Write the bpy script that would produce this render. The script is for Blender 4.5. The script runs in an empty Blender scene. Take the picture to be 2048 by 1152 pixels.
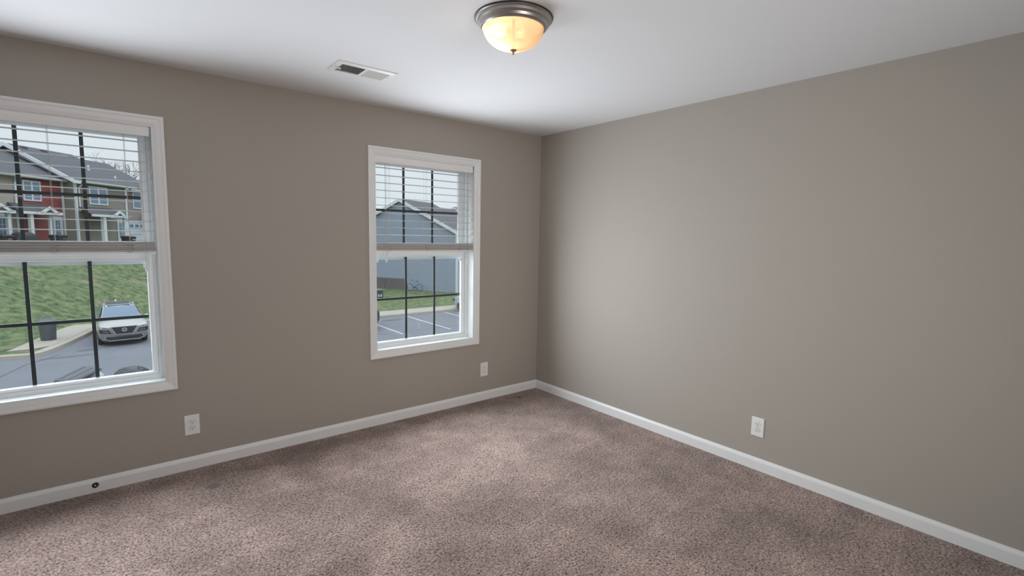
import bpy, bmesh, math, random
from mathutils import Vector, Matrix
import numpy as np

S = bpy.context.scene
COL = S.collection
R = math.radians
random.seed(7)

# ------------------------------------------------------------------ camera
cam_d = bpy.data.cameras.new('camera')
cam = bpy.data.objects.new('camera', cam_d)
COL.objects.link(cam)
S.camera = cam
FPX = 987.61                       # focal length in pixels of the 2048 wide frame
cam_d.sensor_width = 36.0
cam_d.sensor_fit = 'HORIZONTAL'
cam_d.lens = 36.0 * FPX / 2048.0
cam_d.clip_start = 0.02
cam_d.clip_end = 600
pit, rol, yaw = 0.10421077, 0.01702518, 0.67898665
fw = Vector((math.sin(yaw) * math.cos(pit), math.cos(yaw) * math.cos(pit), -math.sin(pit)))
rt = Vector((math.cos(yaw), -math.sin(yaw), 0))
up = rt.cross(fw)
r2 = math.cos(rol) * rt + math.sin(rol) * up
u2 = -math.sin(rol) * rt + math.cos(rol) * up
M = Matrix((r2, u2, -fw)).transposed().to_4x4()
M.translation = (-3.21439, -3.57882, 1.49430)
cam.matrix_world = M

# ------------------------------------------------------------------ colour
S.view_settings.view_transform = 'Standard'
S.view_settings.look = 'None'
S.view_settings.exposure = 0.0
S.view_settings.gamma = 1.0
S.view_settings.use_curve_mapping = False
S.cycles.use_denoising = True
S.cycles.max_bounces = 10
S.cycles.diffuse_bounces = 6
S.cycles.transparent_max_bounces = 24
S.cycles.sample_clamp_indirect = 6.0

# ------------------------------------------------------------------ sky (overcast, brighter overhead)
SKY_H, SKY_Z = (0.87, 0.91, 0.945), (2.8, 3.0, 3.2)
w = bpy.data.worlds.new('overcast_sky')
S.world = w
w.use_nodes = True
nt = w.node_tree
bg = nt.nodes['Background']
tc = nt.nodes.new('ShaderNodeTexCoord')
sx = nt.nodes.new('ShaderNodeSeparateXYZ')
nt.links.new(tc.outputs['Generated'], sx.inputs[0])
mr = nt.nodes.new('ShaderNodeMapRange')
mr.inputs['From Min'].default_value = 0.22
mr.inputs['From Max'].default_value = 1.0
nt.links.new(sx.outputs['Z'], mr.inputs['Value'])
ns = nt.nodes.new('ShaderNodeTexNoise')
ns.inputs['Scale'].default_value = 3.0
nt.links.new(tc.outputs['Generated'], ns.inputs['Vector'])
mx = nt.nodes.new('ShaderNodeMix'); mx.data_type = 'RGBA'
mx.inputs['A'].default_value = (*SKY_H, 1); mx.inputs['B'].default_value = (*SKY_Z, 1)
nt.links.new(mr.outputs[0], mx.inputs['Factor'])
mr2 = nt.nodes.new('ShaderNodeMapRange')
mr2.inputs['To Min'].default_value = 0.93; mr2.inputs['To Max'].default_value = 1.07
nt.links.new(ns.outputs['Fac'], mr2.inputs['Value'])
nt.links.new(mx.outputs['Result'], bg.inputs['Color'])
nt.links.new(mr2.outputs[0], bg.inputs['Strength'])

# ------------------------------------------------------------------ daylight coming in through the two windows
OPEN_Z0, OPEN_Z1, OPEN_W = 0.585, 2.091, 0.907
WIN_X = (-3.912, -1.667)           # left edges of the two openings
def area(name, loc, rot, sx_, sy_, energy, col):
    l = bpy.data.lights.new(name, 'AREA')
    l.shape = 'RECTANGLE'; l.size = sx_; l.size_y = sy_; l.energy = energy; l.color = col
    o = bpy.data.objects.new(name, l); COL.objects.link(o)
    o.location = loc; o.rotation_euler = rot
    return o
for x0 in WIN_X:
    for zc, hh, en, sp in ((1.72, 0.54, 10.5, 175), (0.97, 0.64, 25, 164)):      # upper (behind the blind) and lower sash
        l = area('window_daylight', (x0 + OPEN_W / 2, -0.03, zc), (R(-90), 0, 0), 0.80, hh, en, (0.87, 0.94, 1.0))
        l.data.spread = R(sp)
    area('window_skylight', (x0 + OPEN_W / 2, 0.50, 0.98), (R(-90), 0, 0), 0.9, 0.62, 11, (0.88, 0.94, 1.0))
# added fill lamp in the closed room behind the camera, no doorway there
l = area('rear_fill', (-2.05, -4.82, 1.25), (R(90), 0, R(-14)), 1.4, 2.0, 19, (1.0, 0.955, 0.91))
l.data.spread = R(100)

# ------------------------------------------------------------------ helpers
class MB:
    """collects shapes and links them as ONE mesh object"""
    def __init__(self): self.bm = bmesh.new(); self.mi = 0
    def _f(self, vs):
        try:
            f = self.bm.faces.new(vs); f.material_index = self.mi; return f
        except ValueError: return None
    def v(self, p): return self.bm.verts.new(p)
    def quad(self, *pts): return self._f([self.v(p) for p in pts])
    def box(self, x0, x1, y0, y1, z0, z1, m=None):
        P = [(x, y, z) for z in (z0, z1) for y in (y0, y1) for x in (x0, x1)]
        if m is not None: P = [m @ Vector(p) for p in P]
        V = [self.v(p) for p in P]
        for a in ((0, 2, 3, 1), (4, 5, 7, 6), (0, 1, 5, 4), (2, 6, 7, 3), (0, 4, 6, 2), (1, 3, 7, 5)):
            self._f([V[i] for i in a])
        return self
    def rings(self, rings, close=True, cap0=True, cap1=True):
        VR = [[self.v(p) for p in r] for r in rings]
        n = len(VR[0])
        for a, b in zip(VR[:-1], VR[1:]):
            for i in range(n if close else n - 1):
                j = (i + 1) % n
                self._f([a[i], a[j], b[j], b[i]])
        if cap0: self._f(list(reversed(VR[0])))
        if cap1: self._f(VR[-1])
        return self
    def lathe(self, prof, c=(0, 0, 0), seg=48, cap0=True, cap1=True, axis='z', ang=0):
        rs = []
        for r, h in prof:
            ring = []
            for i in range(seg):
                t = ang + 2 * math.pi * i / seg
                a, b = r * math.cos(t), r * math.sin(t)
                p = (a, b, h) if axis == 'z' else ((a, h, b) if axis == 'y' else (h, a, b))
                ring.append(Vector(p) + Vector(c))
            rs.append(ring)
        return self.rings(rs, True, cap0, cap1)
    def tube(self, pts, r, seg=8, rr=None):
        pts = [Vector(p) for p in pts]; rs = []
        for i, p in enumerate(pts):
            t = (pts[min(i + 1, len(pts) - 1)] - pts[max(i - 1, 0)]).normalized()
            a = t.cross(Vector((0, 0, 1)))
            if a.length < 1e-4: a = t.cross(Vector((0, 1, 0)))
            a.normalize(); b = t.cross(a)
            q = rr[i] if rr else r
            rs.append([p + a * q * math.cos(2 * math.pi * k / seg) + b * q * math.sin(2 * math.pi * k / seg) for k in range(seg)])
        return self.rings(rs)
    def prism(self, poly, a, b, axis='y'):
        """polygon in the plane across axis, extruded from a to b along it"""
        def P(p, h):
            return (p[0], h, p[1]) if axis == 'y' else ((h, p[0], p[1]) if axis == 'x' else (p[0], p[1], h))
        return self.rings([[P(p, a) for p in poly], [P(p, b) for p in poly]])
    def frame(self, x0, x1, z0, z1, prof):
        """mitred picture frame in the xz plane; prof = list of (inset, y)"""
        rs = []
        for d, y in prof:
            rs.append([(x0 + d, y, z0 + d), (x1 - d, y, z0 + d), (x1 - d, y, z1 - d), (x0 + d, y, z1 - d)])
        rs.append(rs[0])
        return self.rings(rs, True, False, False)
    def build(self, name, mat, parent=None, smooth=False, bevel=0, loc=None, angle=40):
        bmesh.ops.remove_doubles(self.bm, verts=self.bm.verts, dist=1e-6)
        bmesh.ops.recalc_face_normals(self.bm, faces=self.bm.faces)
        me = bpy.data.meshes.new(name); self.bm.to_mesh(me); self.bm.free()
        for m in (mat if isinstance(mat, (list, tuple)) else [mat]): me.materials.append(m)
        o = bpy.data.objects.new(name, me); COL.objects.link(o)
        if smooth:
            me.polygons.foreach_set('use_smooth', [True] * len(me.polygons))
            try: me.set_sharp_from_angle(angle=R(angle))
            except Exception: pass
        if bevel:
            b = o.modifiers.new('bevel', 'BEVEL'); b.width = bevel; b.segments = 2; b.limit_method = 'ANGLE'
        if parent: o.parent = parent
        if loc: o.location = loc
        return o

def tag(o, label, cat, group=None, kind=None):
    o['label'] = label; o['category'] = cat
    if group: o['group'] = group
    if kind: o['kind'] = kind
    return o
def thing(name, loc, rz, label, cat, group=None, kind=None):
    o = bpy.data.objects.new(name, None); COL.objects.link(o)
    o.empty_display_size = 0.1
    o.location = loc; o.rotation_euler = (0, 0, rz)
    return tag(o, label, cat, group, kind)
def copy_tree(o, parent=None):
    c = o.copy(); COL.objects.link(c)
    if parent: c.parent = parent
    for ch in list(o.children): copy_tree(ch, c)
    return c

# ------------------------------------------------------------------ materials
def mat(name, col, rough=0.5, metal=0.0, spec=0.5, bump=None, vary=None, coat=0.0):
    """bump = (scale, strength, distance); vary = (scale, amount)"""
    m = bpy.data.materials.new(name); m.use_nodes = True
    n = m.node_tree; p = n.nodes['Principled BSDF']
    p.inputs['Base Color'].default_value = (*col, 1)
    p.inputs['Roughness'].default_value = rough
    p.inputs['Metallic'].default_value = metal
    p.inputs['Specular IOR Level'].default_value = spec
    p.inputs['Coat Weight'].default_value = coat
    t = n.nodes.new('ShaderNodeTexCoord')
    if bump:
        a = n.nodes.new('ShaderNodeTexNoise'); a.inputs['Scale'].default_value = bump[0]; a.inputs['Detail'].default_value = 3
        n.links.new(t.outputs['Object'], a.inputs['Vector'])
        b = n.nodes.new('ShaderNodeBump'); b.inputs['Strength'].default_value = bump[1]; b.inputs['Distance'].default_value = bump[2]
        n.links.new(a.outputs['Fac'], b.inputs['Height']); n.links.new(b.outputs[0], p.inputs['Normal'])
    if vary:
        a = n.nodes.new('ShaderNodeTexNoise'); a.inputs['Scale'].default_value = vary[0]; a.inputs['Detail'].default_value = 4
        n.links.new(t.outputs['Object'], a.inputs['Vector'])
        r = n.nodes.new('ShaderNodeMapRange'); r.inputs['To Min'].default_value = 1 - vary[1]; r.inputs['To Max'].default_value = 1 + vary[1]
        n.links.new(a.outputs['Fac'], r.inputs['Value'])
        h = n.nodes.new('ShaderNodeHueSaturation'); h.inputs['Color'].default_value = (*col, 1)
        n.links.new(r.outputs[0], h.inputs['Value']); n.links.new(h.outputs[0], p.inputs['Base Color'])
    return m
def siding(name, col, pitch=0.115):
    """lapped vinyl boards: a saw-tooth in height every pitch metres"""
    m = mat(name, col, 0.6, vary=(1.5, 0.06)); n = m.node_tree; p = n.nodes['Principled BSDF']
    t = n.nodes.new('ShaderNodeTexCoord'); s = n.nodes.new('ShaderNodeSeparateXYZ')
    n.links.new(t.outputs['Object'], s.inputs[0])
    d = n.nodes.new('ShaderNodeMath'); d.operation = 'DIVIDE'; d.inputs[1].default_value = pitch
    n.links.new(s.outputs['Z'], d.inputs[0])
    f = n.nodes.new('ShaderNodeMath'); f.operation = 'FRACT'; n.links.new(d.outputs[0], f.inputs[0])
    i = n.nodes.new('ShaderNodeMath'); i.operation = 'SUBTRACT'; i.inputs[0].default_value = 1; n.links.new(f.outputs[0], i.inputs[1])
    b = n.nodes.new('ShaderNodeBump'); b.inputs['Strength'].default_value = 1; b.inputs['Distance'].default_value = 0.05
    n.links.new(i.outputs[0], b.inputs['Height']); n.links.new(b.outputs[0], p.inputs['Normal'])
    return m
def glass(name, tint, refl=0.06):
    m = bpy.data.materials.new(name); m.use_nodes = True; n = m.node_tree
    n.nodes.remove(n.nodes['Principled BSDF'])
    o = n.nodes['Material Output']
    a = n.nodes.new('ShaderNodeBsdfTransparent'); a.inputs[0].default_value = (*tint, 1)
    g = n.nodes.new('ShaderNodeBsdfGlossy'); g.inputs['Roughness'].default_value = 0.02
    x = n.nodes.new('ShaderNodeMixShader'); x.inputs[0].default_value = refl
    n.links.new(a.outputs[0], x.inputs[1]); n.links.new(g.outputs[0], x.inputs[2]); n.links.new(x.outputs[0], o.inputs[0])
    return m

WALL = mat('greige_wall_paint', (0.385, 0.352, 0.312), 0.75, spec=0.25, bump=(220, 0.12, 0.002), vary=(2.0, 0.015))
CEIL = mat('white_ceiling_paint', (0.73, 0.735, 0.75), 0.9, spec=0.1, bump=(160, 0.15, 0.002))
TRIM = mat('white_trim_paint', (0.78, 0.785, 0.785), 0.38, bump=(90, 0.03, 0.001))
VINYL = mat('white_vinyl', (0.80, 0.82, 0.83), 0.35)
GRILLE = mat('dark_window_grille', (0.02, 0.024, 0.03), 0.5)
SLAT = mat('off_white_slat', (0.58, 0.57, 0.56), 0.5)
BLIND = mat('white_blind_vinyl', (0.80, 0.79, 0.78), 0.45)
CORD = mat('white_cord', (0.50, 0.50, 0.49), 0.8)
PLATE = mat('white_plastic', (0.80, 0.80, 0.79), 0.3)
DARK = mat('dark_slot', (0.012, 0.012, 0.012), 0.6)
STEEL = mat('bright_steel', (0.75, 0.75, 0.74), 0.3, metal=1.0)
NICKEL = mat('brushed_nickel', (0.42, 0.40, 0.38), 0.38, metal=1.0, bump=(60, 0.05, 0.001))
VENTM = mat('white_register_enamel', (0.74, 0.73, 0.71), 0.4)
DUCT = mat('duct_shade_black', (0.01, 0.01, 0.012), 0.9)
PANE = glass('window_pane_glass', (0.93, 0.965, 0.975), 0.045)

def carpet_mat():
    m = bpy.data.materials.new('taupe_twist_carpet'); m.use_nodes = True; n = m.node_tree; p = n.nodes['Principled BSDF']
    L = n.links.new
    t = n.nodes.new('ShaderNodeTexCoord')
    def noise(s, det=2.0, dist=0.0):
        a = n.nodes.new('ShaderNodeTexNoise'); a.inputs['Scale'].default_value = s; a.inputs['Detail'].default_value = det
        a.inputs['Distortion'].default_value = dist; L(t.outputs['Object'], a.inputs['Vector']); return a
    def rng(src, a, b, c, d):
        r = n.nodes.new('ShaderNodeMapRange'); r.inputs['From Min'].default_value = a; r.inputs['From Max'].default_value = b
        r.inputs['To Min'].default_value = c; r.inputs['To Max'].default_value = d; L(src, r.inputs['Value']); return r.outputs[0]
    def mul(a, b):
        k = n.nodes.new('ShaderNodeMath'); k.operation = 'MULTIPLY'; L(a, k.inputs[0])
        if isinstance(b, float): k.inputs[1].default_value = b
        else: L(b, k.inputs[1])
        return k.outputs[0]
    tuft = noise(100, 3.0, 0.7)
    cr = n.nodes.new('ShaderNodeValToRGB'); L(tuft.outputs['Fac'], cr.inputs[0])
    e = cr.color_ramp.elements
    e[0].position = 0.36; e[0].color = (0.115, 0.080, 0.070, 1)  # dark end paints shade into the clefts between tufts
    e[1].position = 0.62; e[1].color = (0.485, 0.368, 0.324, 1)
    k = e.new(0.45); k.color = (0.295, 0.212, 0.184, 1)
    patch = rng(noise(2.3, 3.0, 0.4).outputs['Fac'], 0.36, 0.68, 0.82, 1.24)
    foot = rng(noise(7.0, 3.0, 0.3).outputs['Fac'], 0.35, 0.68, 0.90, 1.13)
    # sweeper tracks: faint ridges that cross the floor towards the right-hand wall
    s = n.nodes.new('ShaderNodeSeparateXYZ'); L(t.outputs['Object'], s.inputs[0])
    a = n.nodes.new('ShaderNodeMath'); a.operation = 'MULTIPLY_ADD'; a.inputs[1].default_value = -0.17
    L(s.outputs['X'], a.inputs[0]); L(s.outputs['Y'], a.inputs[2])
    d = n.nodes.new('ShaderNodeMath'); d.operation = 'DIVIDE'; L(a.outputs[0], d.inputs[0]); d.inputs[1].default_value = 0.165
    f = n.nodes.new('ShaderNodeMath'); f.operation = 'FRACT'; L(d.outputs[0], f.inputs[0])
    track = rng(f.outputs[0], 0.0, 0.14, 1.10, 0.98)
    hue = n.nodes.new('ShaderNodeHueSaturation'); L(cr.outputs[0], hue.inputs['Color'])
    val = mul(mul(patch, foot), track)
    # two small dark stains by the skirting, then a dent's shade painted in
    for (cx, cy, rad, lo) in ((-0.33, -0.14, 0.03, 0.3), (-0.45, -0.09, 0.03, 0.7), (-2.83, -0.33, 0.05, 0.6)):
        v = n.nodes.new('ShaderNodeVectorMath'); v.operation = 'DISTANCE'; L(t.outputs['Object'], v.inputs[0]); v.inputs[1].default_value = (cx, cy, 0)
        val = mul(val, rng(v.outputs['Value'], rad * 0.4, rad, lo, 1.0))
    L(val, hue.inputs['Value']); L(hue.outputs[0], p.inputs['Base Color'])
    p.inputs['Roughness'].default_value = 0.95; p.inputs['Specular IOR Level'].default_value = 0.1
    p.inputs['Sheen Weight'].default_value = 0.15
    b = n.nodes.new('ShaderNodeBump'); b.inputs['Strength'].default_value = 1.0; b.inputs['Distance'].default_value = 0.012
    L(tuft.outputs['Fac'], b.inputs['Height']); L(b.outputs[0], p.inputs['Normal'])
    return m
CARPET = carpet_mat()

# ------------------------------------------------------------------ room shell
RX, RY, H = -5.0, -4.95, 2.44
mb = MB(); mb.box(RX - .1, .1, RY - .1, 0.0, -0.12, 0.0)
tag(mb.build('floor', CARPET), 'taupe brown twist-pile carpet covering the whole floor', 'carpet', kind='structure')
mb = MB(); mb.box(RX - .1, .1, RY - .1, 0.16, H, H + .12)
tag(mb.build('ceiling', CEIL), 'flat white ceiling over the whole room', 'ceiling', kind='structure')
mb = MB()
xs = [RX - .1, WIN_X[0], WIN_X[0] + OPEN_W, WIN_X[1], WIN_X[1] + OPEN_W, 0.1]
for i in (0, 2, 4): mb.box(xs[i], xs[i + 1], 0, 0.16, -0.12, H)
for i in (1, 3):
    mb.box(xs[i], xs[i + 1], 0, 0.16, -0.12, OPEN_Z0); mb.box(xs[i], xs[i + 1], 0, 0.16, OPEN_Z1, H)
tag(mb.build('wall_north', WALL), 'greige painted wall with the two windows', 'wall', kind='structure')
mb = MB(); mb.box(0, 0.1, RY - .1, 0.0, -0.12, H)
tag(mb.build('wall_east', WALL), 'plain greige wall on the right with one outlet', 'wall', kind='structure')
mb = MB(); mb.box(RX - .1, RX, RY - .1, 0.0, -0.12, H)
tag(mb.build('wall_west', WALL), 'plain greige wall behind the viewpoint beside the big window', 'wall', kind='structure')
mb = MB(); mb.box(RX, 0, RY - .1, RY, -0.12, H)
tag(mb.build('wall_south', WALL), 'plain greige wall behind the viewpoint opposite the windows', 'wall', kind='structure')

BBP = [(0, 0), (0.013, 0), (0.013, 0.058), (0.011, 0.066), (0.006, 0.074), (0.004, 0.0805), (0, 0.0805)]
mb = MB(); mb.prism([(-a, z) for a, z in BBP], RX, 0.0, 'x')
tag(mb.build('baseboard_north', TRIM), 'white baseboard below the windows', 'baseboard', kind='structure')
mb = MB(); mb.prism([(-a, z) for a, z in BBP], RY, -0.0131, 'y')
tag(mb.build('baseboard_east', TRIM), 'white baseboard along the plain right-hand wall', 'baseboard', kind='structure')

# ------------------------------------------------------------------ windows
CASING = [(0.0, 0.0), (0.0, -0.018), (0.006, -0.020), (0.014, -0.019), (0.020, -0.0155), (0.034, -0.0135), (0.044, -0.011), (0.050, -0.008), (0.055, -0.008), (0.055, 0.0)]
def window(name, x0, label):
    x1 = x0 + OPEN_W; z0, z1 = OPEN_Z0, OPEN_Z1; cx = (x0 + x1) / 2
    root = thing(name, (cx, 0, z0), 0, label, 'window', kind='structure')
    a, b = -OPEN_W / 2, OPEN_W / 2; h = z1 - z0
    m = MB(); c = 0.053; m.frame(a - c, b + c, -c, h + c, CASING); m.build('casing', TRIM, root)
    m = MB(); m.frame(a, b, 0, h, [(0, -0.004), (0.008, -0.004), (0.008, 0.003), (0.0035, 0.006), (0.0035, 0.096), (0.0, 0.096)]); m.build('jamb', TRIM, root)
    m = MB(); m.frame(a, b, 0, h, [(0.0, 0.094), (0.012, 0.094), (0.012, 0.100), (0.026, 0.100), (0.026, 0.106), (0.014, 0.106), (0.014, 0.142), (0.026, 0.142), (0.026, 0.150), (0.018, 0.150), (0.018, 0.176), (0, 0.176)]); m.build('frame', VINYL, root)
    meet = 1.343 - z0
    # upper sash (outer track)
    s = MB(); s.frame(a + 0.019, b - 0.019, meet - 0.053, h - 0.010, [(0, 0.1505), (0.040, 0.1505), (0.048, 0.156), (0.048, 0.168), (0, 0.168)])
    up_ = s.build('upper_sash', VINYL, root)
    gx0, gx1 = a + 0.064, b - 0.064
    g = MB(); g.box(gx0, gx1, 0.1605, 0.1635, meet - 0.012, h - 0.054); g.build('pane', PANE, up_)
    def grid(lo, hi, y):
        k = MB()
        for dx in (-0.133, 0.133): k.box(dx - 0.009, dx + 0.009, y, y + 0.006, lo, hi)
        zm = (lo + hi) / 2
        k.box(gx0, gx1, y - 0.0004, y + 0.0064, zm - 0.009, zm + 0.009)
        return k
    grid(meet - 0.007, h - 0.056, 0.1645).build('grille', GRILLE, up_)
    # lower sash (inner track)
    s = MB(); s.frame(a + 0.0165, b - 0.0165, 0.004, meet + 0.012, [(0, 0.108), (0.030, 0.108), (0.037, 0.112), (0.042, 0.118), (0.042, 0.138), (0, 0.138)])
    lo_ = s.build('lower_sash', VINYL, root)
    g = MB(); g.box(gx0 - .004, gx1 + .004, 0.1265, 0.1295, 0.046, meet - 0.029); g.build('pane', PANE, lo_)
    grid(0.047, meet - 0.030, 0.1305).build('grille', GRILLE, lo_)
    t = MB()
    for sx_ in (a + 0.062, b - 0.075):
        t.box(sx_, sx_ + 0.016, 0.120, 0.126, meet - 0.072, meet - 0.050)
    t.build('tilt_latch', VINYL, lo_)
    t = MB(); t.box(a + 0.03, b - 0.03, 0.1035, 0.108, 0.040, 0.046); t.build('lift_rail', VINYL, lo_)
    return root
window('window_1', WIN_X[0], 'large white window at the left edge showing the hillside and silver car')
window('window_2', WIN_X[1], 'white window near the room corner showing the grey gabled house')

def blind(x0, label, wob):
    a, b = -OPEN_W / 2 + 0.012, OPEN_W / 2 - 0.014; cx = x0 + OPEN_W / 2
    root = thing('window_blind', (cx, 0, OPEN_Z1), 0, label, 'blind', 'half raised window blinds')
    m = MB(); m.rings([[(x, y, z) for y, z in ((0.003, -0.062), (0.001, -0.050), (0.000, -0.030), (0.001, -0.012), (0.004, -0.003), (0.012, -0.003), (0.012, -0.062))] for x in (a - 0.004, b - 0.004)])
    m.build('valance', BLIND, root, smooth=True, angle=30)
    m = MB(); m.box(a, b, 0.016, 0.068, -0.046, -0.004); m.build('headrail', BLIND, root)
    def slat_mesh(tilt=0.0, th=0.0028):
        k = MB(); pts = []
        N = 6
        for i in range(N + 1):
            u = -0.025 + 0.05 * i / N
            pts.append((0.045 + u, 0.0018 * (1 - (u / 0.025) ** 2) + u * tilt))
        poly = [(y, z + th / 2) for y, z in pts] + [(y, z - th / 2) for y, z in reversed(pts)]
        k.rings([[(a, y, z) for y, z in poly], [(b, y, z) for y, z in poly]])
        return k
    proto = slat_mesh(0.03).build('slat', SLAT, root, smooth=True, angle=30)
    proto.location.z = 1.999 - OPEN_Z1
    for i in range(1, 10):
        o = proto.copy(); COL.objects.link(o); o.parent = root; o.location.z = 1.999 - 0.0568 * i - OPEN_Z1
    zb = 1.354
    for i in range(11):
        o = proto.copy(); COL.objects.link(o); o.parent = root
        o.location = (0, random.uniform(-.0012, .0012), zb + 0.019 + 0.0052 * i + random.uniform(-.0006, .0006) - OPEN_Z1)
        o.rotation_euler = (random.uniform(-.02, .02), random.uniform(-1, 1) * wob, 0)
    m = MB(); m.box(a, b, 0.019, 0.071, zb - OPEN_Z1, zb + 0.015 - OPEN_Z1); m.build('bottom_rail', BLIND, root, bevel=0.003)
    zt, zbot = -0.045, zb + 0.004 - OPEN_Z1
    xs_ = (a + 0.12, 0.0, b - 0.12)
    for k, x in enumerate(xs_):
        m = MB()
        for y in (0.0188, 0.0712): m.tube([(x, y, zt), (x, y, zbot)], 0.0006, 6)
        m.tube([(x + 0.004, 0.045, zt), (x + 0.004, 0.045, zbot)], 0.0006, 6)
        # slack loops of ladder string bunched at the stack
        for j in range(4):
            z = zb + 0.012 + 0.013 * j - OPEN_Z1
            m.tube([(x - 0.002, 0.0180, z), (x - 0.011 + 0.004 * (j % 2), 0.0140, z + 0.003), (x - 0.013, 0.0135, z + 0.007), (x - 0.004, 0.0165, z + 0.011)], 0.0011, 6)
            m.tube([(x + 0.002, 0.0180, z + .002), (x + 0.014 - 0.004 * (j % 2), 0.0135, z + 0.004), (x + 0.015, 0.0135, z + 0.009), (x + 0.003, 0.0165, z + 0.012)], 0.0011, 6)
        m.build('ladder_cord', CORD, root, smooth=True)
    def cord(x, zend, n, sway, name):
        m = MB()
        for j in range(n):
            dx = 0.006 * j
            m.tube([(x + dx, 0.010, zt), (x + dx + sway * .2, 0.008, -0.30), (x + dx - sway * .3, 0.006, -0.55), (x + dx + sway * (1 + j), 0.005, zend + 0.05 * j)], 0.0012, 6)
        return m.build(name, CORD, root, smooth=True)
    c = cord(b - 0.055, -0.80, 2, 0.004, 'pull_cord')
    for j in range(2):
        m = MB(); m.lathe([(0.002, 0.012), (0.005, 0.006), (0.0065, -0.018), (0.006, -0.024), (0.001, -0.025)], (b - 0.055 + 0.006 * j + 0.004 * (1 + j), 0.005, -0.81 + 0.05 * j), 12)
        m.build('tassel', PLATE, c, smooth=True)
    c = cord(a + 0.075, -0.775, 2, 0.006, 'tilt_cord')
    for j in range(2):
        m = MB(); m.lathe([(0.002, 0.012), (0.006, 0.006), (0.008, -0.020), (0.0075, -0.027), (0.001, -0.028)], (a + 0.075 + 0.006 * j + 0.006 * (1 + j), 0.005, -0.785 + 0.05 * j), 12)
        m.build('tassel', PLATE, c, smooth=True)
    return root
blind(WIN_X[0], 'half raised white slatted blind in the large window at the left edge', 0.0035)
blind(WIN_X[1], 'half raised white slatted blind in the window near the room corner', 0.0012)

# ------------------------------------------------------------------ outlets, grommet, vent, lamp
def outlet(loc, rz, label):
    root = thing('wall_outlet', loc, rz, label, 'outlet', 'white duplex outlets')
    m = MB(); m.rings([[(sx_ * wx, y, sz * hz) for sx_, sz in ((-1, -1), (1, -1), (1, 1), (-1, 1))] for wx, hz, y in ((.040, .063, 0), (.040, .063, -.003), (.0375, .0605, -.0055))])
    m.build('cover_plate', PLATE, root)
    for s in (1, -1):
        k = MB(); pts = []
        for i in range(24):
            t = 2 * math.pi * i / 24
            pts.append((0.0172 * math.cos(t), max(-0.0122, min(0.0122, 0.0172 * math.sin(t))) + s * 0.0195))
        k.rings([[(x, -0.0056, z) for x, z in pts], [(x, -0.0072, z) for x, z in pts]])
        f = k.build('receptacle', PLATE, root)
        k = MB(); z = s * 0.0195
        k.box(-0.0078, -0.0055, -0.0076, -0.0070, z - 0.001, z + 0.008)
        k.box(0.0055, 0.0078, -0.0076, -0.0070, z - 0.001, z + 0.007)
        k.lathe([(0.0028, -0.0076), (0.0028, -0.0070)], (0, 0, z - 0.0068), 12, axis='y')
        k.build('slots', DARK, f)
        rg = MB(); rg.rings([[(x * 1.07, y, s * .0195 + (z2 - s * .0195) * 1.07) for x, z2 in pts] for y in (-.0050, -.0058)]); rg.build('shadow_gap', mat('outlet_gap', (0.25, 0.25, 0.25), 0.6), root)
    k = MB(); k.lathe([(0.0032, -0.0053), (0.0032, -0.0066), (0.002, -0.0070)], (0, 0, 0), 12, axis='y'); k.build('screw', STEEL, root)
    return root
outlet((-2.8875, 0, 0.285), 0, 'white outlet below the gap right of the large left window')
outlet((-0.638, 0, 0.285), 0, 'white outlet low on the window wall nearest the room corner')
outlet((0, -2.173, 0.285), R(-90), 'white outlet on the plain right-hand wall')

root = thing('cable_grommet', (-3.365, -0.013, 0.043), 0, 'small round black cable outlet set in the baseboard under the large window', 'cable outlet')
m = MB(); m.lathe([(0.0155, 0), (0.0155, -0.003), (0.013, -0.005), (0.009, -0.005), (0.009, -0.001)], (0, 0, 0), 28, axis='y', cap1=True); m.build('ring', DARK, root, smooth=True)
m = MB(); m.lathe([(0.0045, 0), (0.0045, -0.010), (0.003, -0.011)], (-0.001, 0, 0.001), 16, axis='y'); m.build('connector', STEEL, root, smooth=True)
m = MB(); m.tube([(0.002, -0.0055, -0.011), (0.008, -0.0055, -0.008), (0.0115, -0.0055, -0.002), (0.0115, -0.0055, 0.003)], 0.0011, 6); m.build('rim_clip', STEEL, root)

VC = (-2.026, -0.682)
root = thing('ceiling_vent', (VC[0], VC[1], H), 0, 'white rectangular ceiling air register with louvres', 'air vent')
hx, hy = 0.176, 0.102
m = MB()
rs = []
for dx, z in ((0, 0), (0, -0.002), (0.006, -0.006), (0.034, -0.009), (0.036, -0.007), (0.036, -0.0005)):
    rs.append([(-hx + dx, -hy + dx, z), (hx - dx, -hy + dx, z), (hx - dx, hy - dx, z), (-hx + dx, hy - dx, z)])
m.rings(rs, True, False, False); m.build('frame', VENTM, root)
m = MB(); m.box(-hx + 0.034, hx - 0.034, -hy + 0.034, hy - 0.034, -0.002, -0.0006); m.build('duct_shade_sheet', DUCT, root)  # black sheet stands in for the shade inside the duct, no hole cut
n_l = 11
for side in (-1, 1):
    for i in range(n_l):
        x = side * (0.010 + (0.128) * (i + 0.5) / n_l)
        k = MB(); Rm = Matrix.Translation((x, 0, -0.0075)) @ Matrix.Rotation(R(48 if side > 0 else 48), 4, 'Y')
        if side > 0: k.box(-0.0044, 0.0044, -hy + 0.036, hy - 0.036, -0.0006, 0.0006, Matrix.Translation((x, 0, -0.0068)) @ Matrix.Rotation(R(34), 4, 'Y'))
        else: k.box(-0.0032, 0.0032, -hy + 0.036, hy - 0.036, -0.0006, 0.0006, Matrix.Translation((x, 0, -0.0068)) @ Matrix.Rotation(R(-39), 4, 'Y'))
        k.build('louvre', VENTM, root)
m = MB(); m.box(-0.008, 0.008, -hy + 0.036, hy - 0.036, -0.0095, -0.0080); m.build('centre_bar', VENTM, root)
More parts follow.
